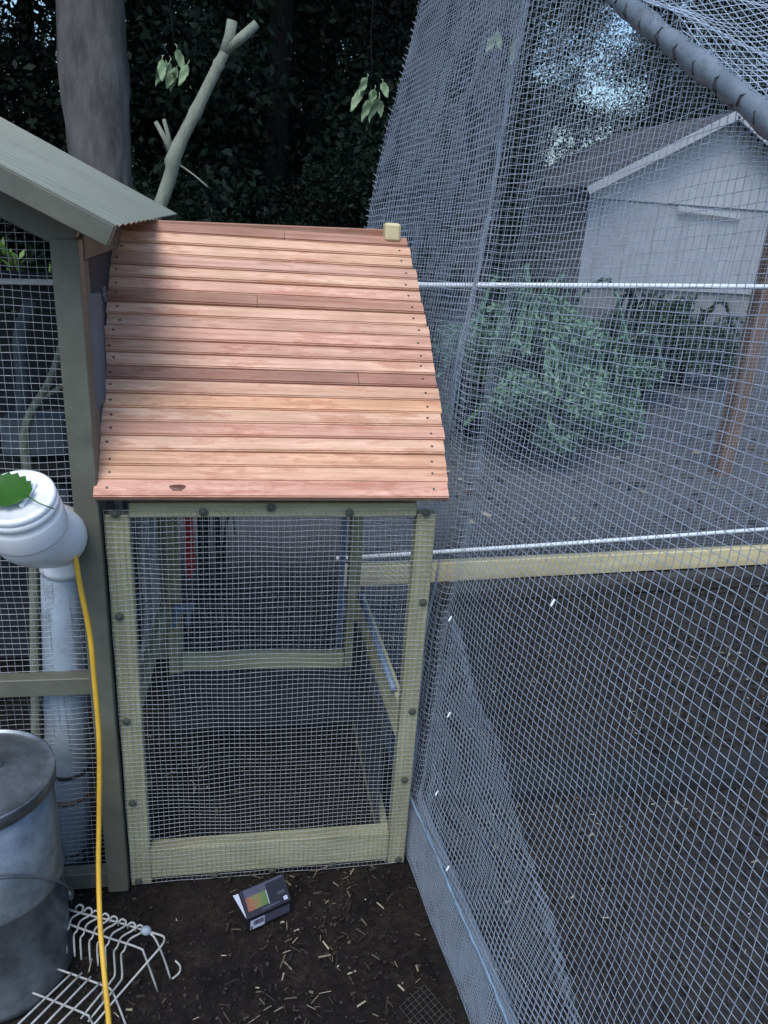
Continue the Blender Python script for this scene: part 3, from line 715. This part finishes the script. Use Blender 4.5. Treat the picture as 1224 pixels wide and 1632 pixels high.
wall_net('netting', .32, 2.66, .0168, .0168, 0, 0.0, .00068)
edge = lambda S, Z: .73-.474*(1.62-S)+.012*np.sin(S*21)+.02*np.sin(S*6.3)
wall_net('netting', .40, 1.90, .0160, .0160, .026, 7.7, .00068, .7, False, .0, .002, lambda S, Z: Z < edge(S, Z))
wall_net('netting', .40, 1.66, .0075, .0190, .022, 3.7, .00062, .7, False, .0, .002, lambda S, Z: np.abs(Z-edge(S, Z)) < .022+.010*np.sin(S*9))
wall_net('netting', 1.72, 2.64, .0170, .0170, -.010, 2.3, .00070, .6, True, .03, 1.15)
# gathered skirt and hem along the bottom
s = np.arange(.42, 1.66, .010); hv = np.linspace(0, .19, 20)
S, H = np.meshgrid(s, hv, indexing='ij')
base = wall_pts(S, H+.085*(S-1.0), 0, 0.0, 0.)
k = H/.19
base[..., 0] = .4395+(1.6-S)*.112-.006+.008*k-.005*np.sin(PI*k)+.0016*np.sin(S*17+H*9); base[..., 2] = np.maximum(.004, H+.002*np.sin(S*11)); base[..., 2] = np.maximum(base[..., 2], .004)
A, B = grid_segs(base); base2 = base.copy(); base2[..., 0] += .006+.0016*np.sin(S*29); base2[..., 1] += .006
A2, B2 = grid_segs(base2)
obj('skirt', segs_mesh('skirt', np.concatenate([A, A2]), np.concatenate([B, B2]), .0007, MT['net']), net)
hem = [Vector(base[i, -1])+Vector((.0008*math.sin(i*1.3), 0, .001*math.sin(i*.9))) for i in range(0, len(s), 2)]
tube('hem', hem, [.0036+.0006*math.sin(i*1.7) for i in range(len(hem))], paint('hem_cord', (.20, .28, .37), .6, .3, 30), net, 7)
# sloping top pipe wrapped in netting, parallel pipe, roof netting between them
pa = Vector((.60, .25, pipe_z(.25))); pb = Vector((.612, 2.74, pipe_z(2.74)))
npp = 90; pp = [pa.lerp(pb, i/(npp-1)) for i in range(npp)]
tube('sloping_pipe', pp, [.0160+.0016*math.sin(i*1.9)+.0012*math.sin(i*.83+1) for i in range(npp)], MT['net_pipe'], net, 14)
wr_ = []
for i in range(34):
    t0 = .02+.95*i/34; pts = []
    for q in range(9):
        aa = q/8*2.2*PI+i; c = pa.lerp(pb, t0+.018*q/8)
        pts.append(c+Vector((math.cos(aa)*.0195, math.sin(aa)*.010, math.sin(aa)*.018)))
    wr_.append(pts)
multi_tube('pipe_wrapping', wr_, .0016, MT['black'], net, 4)
qa = pa+Vector((.80, .35, .36)); qb = pb+Vector((.80, .35, .36))
tube('roof_pipe', [qa, qa.lerp(qb, .5), qb], .014, MT['net_pipe'], net, 12)
nu, nv = 135, 46
U, Vv = np.meshgrid(np.linspace(0, 1, nu), np.linspace(0, 1, nv), indexing='ij')
pA = np.array(pa); pB = np.array(pb); qA = np.array(qa)-pA
G = pA+(pB-pA)*U[..., None]+qA*Vv[..., None]; G[..., 2] += -.10*np.sin(PI*Vv)+.02+wobble(G, .008, 6., 3.3)
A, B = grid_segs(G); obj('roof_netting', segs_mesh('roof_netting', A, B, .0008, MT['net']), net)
# far wall: netting between two pale rails
fa = lambda x: 3.27+.075*(x-.48)
s = np.arange(.50, 3.3, .0185); vv = np.arange(.02, 3.0, .0185)
S, Vv = np.meshgrid(s, vv, indexing='ij'); G = np.stack([S, fa(S), Vv], -1)
G[..., 1] += wobble(G, .012, 3., 1.2); G[..., 2] += wobble(G, .003, 9., 6.)-.02*np.sin((S-.5)*1.1)
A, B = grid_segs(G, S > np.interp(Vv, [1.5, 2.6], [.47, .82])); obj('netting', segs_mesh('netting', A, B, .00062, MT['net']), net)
y0, y1 = fa(.45)-.035, fa(3.4)-.035
tube('rail', [(.46, y0, 1.395), (1.6, fa(1.6)-.035, 1.437), (3.4, y1, 1.50)], .0115, MT['conduit'], net, 12)
tube('rail', [(.40, y0, .160), (1.6, fa(1.6)-.035, .190), (3.4, y1, .245)], .0105, MT['conduit'], net, 12)
tube('corner_pole', [(.50, 3.30, 0), (.505, 3.30, .8), (.51, 3.30, 1.47)], .013, MT['net_pipe'], net, 12)
tube('far_pole', [(3.35, 3.5, 0), (3.35, 3.5, 2.9)], .013, MT['net_pipe'], net, 12)
for (px, py, x) in [(722, 987, .47), (720, 1140, .455), (785, 350, .56), (700, 1265, .47), (887, 962, .52), (718, 1385, .47)]:
    d = ray(px, py); t = x/d.x; p = Vector((x-.006, d.y*t, CAM_H+d.z*t))
    beam('clip', p+Vector((-.004, 0, -.005)), p+Vector((.003, .004, .006)), .004, .003, MT['conduit'], net, (0, 1, 0), .0008)

# timbers of the beds
beam_lab = [((.42, 3.265, .055), (3.4, 3.49, .055), .045, .105, 'pale_wood', 'pale new timber board edging the bed along the far net'),
            ((.52, 3.10, .03), (3.4, 3.28, .03), .10, .06, 'weathered', 'grey weathered timber lying before the pale board'),
            ((.462, 1.66, .092), (.578, .42, .092), .02, .185, 'bed_board', 'low blue grey bed board behind the net skirt'),
            ((.56, 1.86, .018), (2.9, 1.83, .018), .13, .05, 'dark_timber', 'wide dark plank lying across the soil under the netting')]
for p0, p1, wd, th, mt_, lab in beam_lab:
    tag(beam('timber_board', p0, p1, wd, th, MT[mt_], None, (0, 0, 1), .004), lab, 'timber', None)

# scrap of wire mesh by the net
sc = cloth('mesh_scrap', (.385, 1.085, .006), (.86, .5, .12), (-.5, .86, .02), 6, 8, None, .003, .0007, 'washer', .0127, 3.0, False)
tag(sc, 'torn scrap of dark wire mesh lying on the soil by the net', 'wire scrap')

# ------------------------------------------------------------------ background: post, shed, plants, trees
gp = thing('garden_post', (3.50, 5.0, 0), 'square reddish brown wooden post standing beyond the netting', 'post')
beam('shaft', (3.50, 5.0, -.02), (3.52, 5.0, 2.15), .125, .115, MT['brownpost'], gp, (0, 1, 0), .006)
beam('post_cap', (3.44, 5.0, 2.155), (3.60, 5.0, 2.155), .15, .02, MT['brownpost'], gp)

SY = 16.0; k = SY/9
shed = thing('white_shed', (9.5, SY+2.5, 0), 'pale gabled shed standing beyond the garden netting', 'shed')
xl, xp, xr_ = 6.85, 9.5, 12.15; ze, zp_ = 2.42, 3.86; dep = 5.0
def prism(nm, outline, y0, y1, mat, par):
    n = len(outline); V = [(x, y0, z) for x, z in outline]+[(x, y1, z) for x, z in outline]
    F = [tuple(range(n)), tuple(range(2*n-1, n-1, -1))]+[(i, i+n, (i+1) % n+n, (i+1) % n) for i in range(n)]
    return obj(nm, py_mesh(nm, V, F, mat), par)
prism('foundation', [(xl+.05, 0), (xr_-.05, 0), (xr_-.05, .45), (xl+.05, .45)], SY+.05, SY+dep, MT['concrete'], shed)
prism('wall', [(xl, .45), (xr_, .45), (xr_, ze-.25), (xl, ze-.25)], SY, SY+dep, MT['siding_low'], shed)
prism('gable', [(xl-.02, ze-.25), (xr_+.02, ze-.25), (xr_+.02, ze), (xp, zp_), (xl-.02, ze)], SY-.04, SY+dep, MT['siding'], shed)
for sgn in (-1, 1):
    e = xp+sgn*(xp-xl+.25); a_ = Vector((e, SY+dep/2-.1, ze-.10)); b_ = Vector((xp+sgn*.0, SY+dep/2-.1, zp_+.04))
    beam('roof', a_, b_, dep+.6, .06, MT['shingle'], shed, (sgn*.5, 0, 1), .01)
    beam('fascia', Vector((e, SY-.42, ze-.14)), Vector((xp, SY-.42, zp_)), .03, .16, MT['siding'], shed, (sgn*.5, 0, 1), .004)
beam('loose_sheet', (8.75, SY-.10, 2.09), (10.2, SY-.08, 2.02), .02, .10, MT['siding'], shed)
for kx in range(9):
    beam('batten', (xl+.3+kx*.62, SY-.012, .50), (xl+.3+kx*.62, SY-.012, ze-.27), .03, .014, MT['siding_low'], shed, (0, 1, 0), .002)

def leaves(N, centers, radii, size, seed, flatness=0.0, aspect=.5):
    rg = np.random.default_rng(seed); C = np.array(centers, float); Rr = np.array(radii, float)
    k = rg.integers(0, len(C), N); d = rg.normal(size=(N, 3)); d /= np.linalg.norm(d, axis=1, keepdims=True)
    rad = rg.uniform(0, 1, N)**(1/2.2)
    P = C[k]+d*rad[:, None]*Rr[k]
    a = rg.normal(size=(N, 3)); a[:, 2] *= (1-flatness); a /= np.linalg.norm(a, axis=1, keepdims=True)
    b = rg.normal(size=(N, 3)); b[:, 2] *= (1-flatness); b -= a*(a*b).sum(1, keepdims=True); b /= np.linalg.norm(b, axis=1, keepdims=True)
    s = size*rg.uniform(.6, 1.3, N)[:, None]
    V = np.stack([P-a*s*.5, P+b*s*aspect*.5-a*s*.05, P+a*s*.5, P-b*s*aspect*.5-a*s*.05], 1)
    F = np.arange(N*4).reshape(N, 4)
    return V.reshape(-1, 3), F
def limb_tree(h, r0, lean, seed, nlimb=5, sides=10):
    rg = random.Random(seed); P = []; rad = []
    for i in range(9):
        t = i/8; P.append((lean*t*h*.1+rg.uniform(-.04, .04)*t, rg.uniform(-.05, .05)*t, h*t)); rad.append(r0*(1-.72*t)*(1.25 if i == 0 else 1))
    V, F = tube_data(P, rad, sides)
    for k in range(nlimb):
        t = .3+.6*k/nlimb; b0 = Vector(P[int(t*8)]); an = rg.uniform(0, 2*PI); L = h*rg.uniform(.18, .32)
        e = b0+Vector((math.cos(an)*L, math.sin(an)*L, L*.55)); mid = (b0+e)/2+Vector((0, 0, .1*L))
        v, f = tube_data([b0, mid, e], [r0*.34, r0*.24, r0*.08], 6); o = len(V); V += v; F += [tuple(q+o for q in g) for g in f]
    return V, F
# broad forest trees behind: four crown shapes shared by all of them
crowns = []; trunks = []
for s_ in range(4):
    rg = np.random.default_rng(40+s_); cs, rs = [], []
    for q in range(56):
        z = rg.uniform(.3, 9.5); sp_ = 1.9 if z < 4 else 2.6
        cs.append((np.clip(rg.normal(), -1.6, 1.6)*sp_*.75, np.clip(rg.normal(), -1.6, 1.6)*sp_*.6, z)); rs.append((rg.uniform(.6, 1.3), rg.uniform(.6, 1.2), rg.uniform(.4, .9)))
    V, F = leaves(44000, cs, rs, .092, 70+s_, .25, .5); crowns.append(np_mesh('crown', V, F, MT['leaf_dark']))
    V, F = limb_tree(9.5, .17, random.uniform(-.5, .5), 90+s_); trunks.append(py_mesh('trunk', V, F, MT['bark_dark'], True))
spots = [(-6.5, 9.0), (-4.4, 11.5), (-2.6, 9.2), (-1.2, 12.0), (.2, 9.6), (1.7, 12.2), (2.9, 15.0), (-3.4, 15.0), (-.3, 15.5), (-6.8, 14.0), (4.8, 21.5), (7.2, 24.0), (9.8, 25.5),
         (13.0, 23.0), (1.6, 18.5), (-2.2, 19.5), (3.6, 26.0), (-5.5, 20.0), (16.0, 20.0), (14.8, 14.0), (12.5, 30.0), (6.5, 31.0), (0.5, 25.0)]
spots = [p for p in spots if p not in ((9.8, 25.5), (12.5, 30.0))]
spots += [(1.0, 14.0), (4.3, 19.5), (15.4, 24.0), (17.5, 27.0), (8.2, 29.5), (14.6, 35.0), (5.6, 35.0), (20, 31), (13.6, 27.5), (18.5, 23.5), (5.9, 21.2), (6.4, 26.0), (12.4, 24.8), (15.2, 29.0), (10.6, 27.0), (9.8, 31.0), (17.0, 21.5), (3.0, 21.0)]
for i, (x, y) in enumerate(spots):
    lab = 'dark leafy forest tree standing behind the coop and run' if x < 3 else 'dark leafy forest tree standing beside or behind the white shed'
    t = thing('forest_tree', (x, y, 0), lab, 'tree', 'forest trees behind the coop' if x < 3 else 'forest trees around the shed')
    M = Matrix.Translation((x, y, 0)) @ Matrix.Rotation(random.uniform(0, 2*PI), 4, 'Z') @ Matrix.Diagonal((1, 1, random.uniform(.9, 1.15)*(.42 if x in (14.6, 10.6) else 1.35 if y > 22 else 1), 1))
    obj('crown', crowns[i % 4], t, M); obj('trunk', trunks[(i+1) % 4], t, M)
# tall canopy tree with the thick grey trunk
bt = thing('large_tree', (-1.06, 6.0, 0), 'thick grey tree trunk rising behind the olive coop', 'tree')
P = []; rad = []
for i in range(81):
    z = i*.125; P.append((-1.10+.055*z*1.0-.005*z*z+.02*math.sin(z*1.3), 6.0+.02*math.sin(z), z-.05)); rad.append(.205*(1.35-.35*min(1, z/.5))*(1-.035*z)+.03*math.exp(-((z-2.4)/.5)**2))
V, F = tube_data(P, rad, 56)
V = [v+Vector((v.x-P[i//56][0], v.y-P[i//56][1], 0))*(.10*mnoise.noise(v*2.2)+.05*mnoise.noise(v*7)+.07*mnoise.noise(Vector((v.x*26, v.y*26, v.z*5)))) for i, v in enumerate(V)]
obj('trunk', py_mesh('trunk', V, F, MT['bark'], True), bt)
cs = [(rng.normal()*2.2-1, 6+rng.normal()*1.8, rng.uniform(5.4, 10)) for _ in range(26)]; rs = [(1.1, 1.1, .6)]*26
V, F = leaves(9000, cs, rs, .2, 5, .3); obj('crown', np_mesh('crown', V, F, MT['leaf_dark']), bt)
# slim tree seen through the netting
st = thing('slim_tree', (1.78, 6.0, 0), 'slim dark tree trunk standing beyond the netting', 'tree')
P = [(1.80, 6, -.05), (1.77, 6, .5), (1.74, 6, 1.25), (1.70, 6, 2.2), (1.71, 6, 3.1), (1.78, 6.05, 4.5), (1.7, 6.1, 6.5)]
tube('trunk', catmull(P, 4), [.125-.0025*i for i in range(25)], MT['bark_dark'], st, 14)
cs = [(1.7+rng.normal()*1.3, 6.2+rng.normal()*1.2, rng.uniform(4.2, 7.5)) for _ in range(18)]; rs = [(.8, .8, .5)]*18
V, F = leaves(5000, cs, rs, .16, 15, .3); obj('crown', np_mesh('crown', V, F, MT['leaf_dark']), st)
# understorey that closes the view low down
for i, (x, y, sx, sz) in enumerate([(-2.6, 7.4, 1.2, 1.3), (-.6, 7.6, 1.3, 1.5), (1.0, 8.0, 1.2, 1.4), (1.9, 9.4, 1.0, 1.2), (-4.6, 7.6, 1.3, 1.6)]):
    t = thing('understorey_bush', (x, y, 0), 'dark leafy bush at the foot of the forest', 'bush', 'dark understorey bushes')
    rg = np.random.default_rng(300+i); cs = [(x+rg.normal()*sx*.5, y+rg.normal()*.5, rg.uniform(.2, sz*1.4)) for _ in range(14)]; rs = [(.55, .5, .4)]*14
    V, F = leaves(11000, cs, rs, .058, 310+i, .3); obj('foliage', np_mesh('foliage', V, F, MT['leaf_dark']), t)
    V = []; F = []
    for q in range(6):
        v, f = tube_data([(x+rg.normal()*.08, y+rg.normal()*.08, -.02), (x+rg.normal()*.3, y+rg.normal()*.2, sz*.6), (x+rg.normal()*.5, y+rg.normal()*.3, sz*1.1)], [.02, .014, .006], 5); o = len(V); V += v; F += [tuple(k_+o for k_ in g) for g in f]
    obj('stems', py_mesh('stems', V, F, MT['bark_dark'], True), t)

# feathery green shrubs beyond the netting
def shrub(name, x, y, wx, hz, N, mat, label, seed, size=.05, group=None, nst=46):
    t = thing(name, (x, y, 0), label, 'shrub', group); rg = random.Random(seed); V = []; F = []; LV = []; LB = []
    for q in range(nst):
        an = rg.uniform(0, 2*PI); L = rg.uniform(.35, 1.0)*wx; h = hz*rg.uniform(.25, 1.0)
        p0 = Vector((x+rg.uniform(-.05, .05), y+rg.uniform(-.05, .05), 0)); p3 = p0+Vector((math.cos(an)*L, math.sin(an)*L*.8, h*.72)); p1 = p0+Vector((math.cos(an)*L*.3, math.sin(an)*L*.3, h*.75)); p2 = p0+Vector((math.cos(an)*L*.7, math.sin(an)*L*.6, h))
        c = catmull([p0, p1, p2, p3], 5); v, f = tube_data(c, [.010-.0005*i for i in range(len(c))], 4); o = len(V); V += v; F += [tuple(k_+o for k_ in g) for g in f]
        for i in range(N//nst):
            tt = rg.uniform(.25, 1)*(len(c)-1.01); i0 = int(tt); b0 = c[i0].lerp(c[i0+1], tt-i0); d = (c[i0+1]-c[i0]).normalized(); sd_ = d.cross(Vector((0, 0, 1)))*rg.choice((-1, 1))
            ax = (d*.6+sd_*rg.uniform(.5, 1.1)+Vector((0, 0, rg.uniform(-.5, .25)))).normalized(); bx = ax.cross(Vector((rg.uniform(-.4, .4), rg.uniform(-.4, .4), 1))).normalized(); sz = size*rg.uniform(.6, 1.4)
            LV += [b0, b0+ax*sz*.5+bx*sz*.17, b0+ax*sz, b0+ax*sz*.5-bx*sz*.17]
    obj('stems', py_mesh('stems', V, F, MT['bark_dark'], True), t)
    LV = np.array([tuple(v) for v in LV])
    if wx > .5:                                  # close the mound with finer leaves in uneven clumps
        cs = []; rs = []
        for q in range(26):
            an = rg.uniform(0, 2*PI); rr_ = wx*.75*math.sqrt(rg.random()); cs.append((x+math.cos(an)*rr_, y+math.sin(an)*rr_, hz*(.15+.7*rg.random()*(1-.5*(rr_/wx)**2)))); rs.append((.20, .20, .13))
        V2, _ = leaves(N, cs, rs, size*.8, seed+500, .45, .38); LV = np.concatenate([LV, V2])
    obj('foliage', np_mesh('foliage', LV, np.arange(len(LV)).reshape(-1, 4), MT[mat]), t)
    return t
shrub('feathery_shrub', 1.98, 5.35, .74, 1.35, 15000, 'leaf_shrub', 'feathery pale green shrub beyond the netting beside the slim trunk', 1, .06)
shrub('feathery_shrub', 2.75, 5.9, .58, .95, 9000, 'leaf_shrub', 'low feathery green shrub between the taller shrub and wooden post', 2, .055)
shrub('leafy_shrub', 3.9, 7.2, .55, 1.15, 3000, 'leaf_mid', 'small dull green shrub in front of the white shed', 3, .08)
shrub('leafy_shrub', 4.9, 8.2, .8, 1.0, 2600, 'leaf_mid', 'low green shrub behind the wooden garden post', 4, .09)
p = on_y(325, 345, 3.2); shrub('sprig_bush', p.x, 3.2, .10, p.z+.03, 420, 'leaf_lime', 'bright green leafy sprig peeping over the red roof', 5, .035, None, 14)
p = on_y(40, 410, 3.4); shrub('sprig_bush', p.x, 3.4, .30, p.z+.1, 1200, 'leaf_lime', 'yellow green bush seen through the coop wire', 6, .05, None, 24)

# cut sapling behind the roof
sap = thing('cut_sapling', Vector((-1.02, 3.0, 0)), 'pale cut sapling with forked lopped top behind the run', 'sapling')
c = [Vector((-1.02, 3.0, -.02)), Vector((-.66, 3.0, .85)), on_y(256, 325, 3.0), on_y(278, 248, 3.0), on_y(312, 178, 3.0), on_y(345, 110, 3.0), on_y(359, 82, 3.0)]
cc = catmull(c, 5); rr = [  .0265-.00035*i+(.003 if 13 <= i <= 16 else 0)+(.003 if i % 6 == 2 else 0) for i in range(len(cc))]
tube('trunk', cc, rr, MT['bark_pale'], sap, 14)
def stub(p0, p1, r0, r1):
    o = tube('lopped_branch', [p0, p0.lerp(p1, .5)+Vector((.004, 0, 0)), p1], [r0, (r0+r1)/2, r1], MT['bark_pale'], sap, 10)
    d = (p1-p0).normalized(); M = d.to_track_quat('Z', 'Y').to_matrix().to_4x4(); M.translation = p1+d*.0005
    obj('cut_face', lathe_mesh('cut_face', [(r1*.98, 0), (.0, .001)], MT['cut'], 12, False), o, M)
stub(on_y(358, 84, 3.0), on_y(370, 33, 3.0), .018, .017); stub(on_y(359, 80, 3.0), on_y(409, 38, 3.0), .018, .014)
stub(on_y(275, 250, 3.0), on_y(248, 194, 3.0), .012, .007); stub(on_y(272, 243, 3.0), on_y(261, 190, 3.0), .009, .006)
tube('twig', catmull([on_y(285, 262, 3.0), on_y(310, 280, 3.0), on_y(332, 299, 3.0)], 4), .0035, MT['bark_pale'], sap, 5)
tube('twig', catmull([on_y(322, 300, 3.0), on_y(333, 328, 3.0), on_y(340, 352, 3.0)], 4), .0025, MT['bark_dark'], sap, 5)
tube('twig', catmull([on_y(262, 258, 3.0), on_y(268, 262, 3.0), on_y(280, 258, 3.0)], 4), .004, MT['bark_pale'], sap, 5)

# wilted leaf sprigs hanging in front of the forest
def sprig(px, py, n, lab, seed, yy=3.4, size=.11):
    rg = random.Random(seed); p = on_y(px, py, yy); t = thing('hanging_sprig', p, lab, 'leaf sprig')
    tube('stem', catmull([p+Vector((-.01, 0, 3.2)), p+Vector((.02, .02, 1.5)), p+Vector((-.01, 0, .3)), p+Vector((.0, 0, .02))], 5), .0018, MT['bark_dark'], t, 5)
    for k_ in range(n):
        d = Vector((rg.uniform(-.55, .55), rg.uniform(-.4, .4), -1)).normalized(); sd_ = d.cross(Vector((rg.uniform(-.5, .5), 1, 0))).normalized()
        M = Matrix((d, sd_, d.cross(sd_))).transposed().to_4x4(); M.translation = p+Vector((rg.uniform(-.05, .05), rg.uniform(-.03, .03), rg.uniform(-.07, .03)))
        obj('leaf', leaf_mesh('leaf', size*rg.uniform(.7, 1.15), size*.22, MT['leaf_wilt'], 8, .05, .5, .2), t, M)
sprig(278, 86, 9, 'pale wilted leaf sprig hanging near the forked sapling', 7, 3.3, .075)
sprig(592, 134, 8, 'wilted leaf sprig hanging left of the netting edge', 8, 3.3, .08)
sprig(803, 60, 3, 'small wilted leaf sprig caught behind the netting', 9, 3.9, .09)
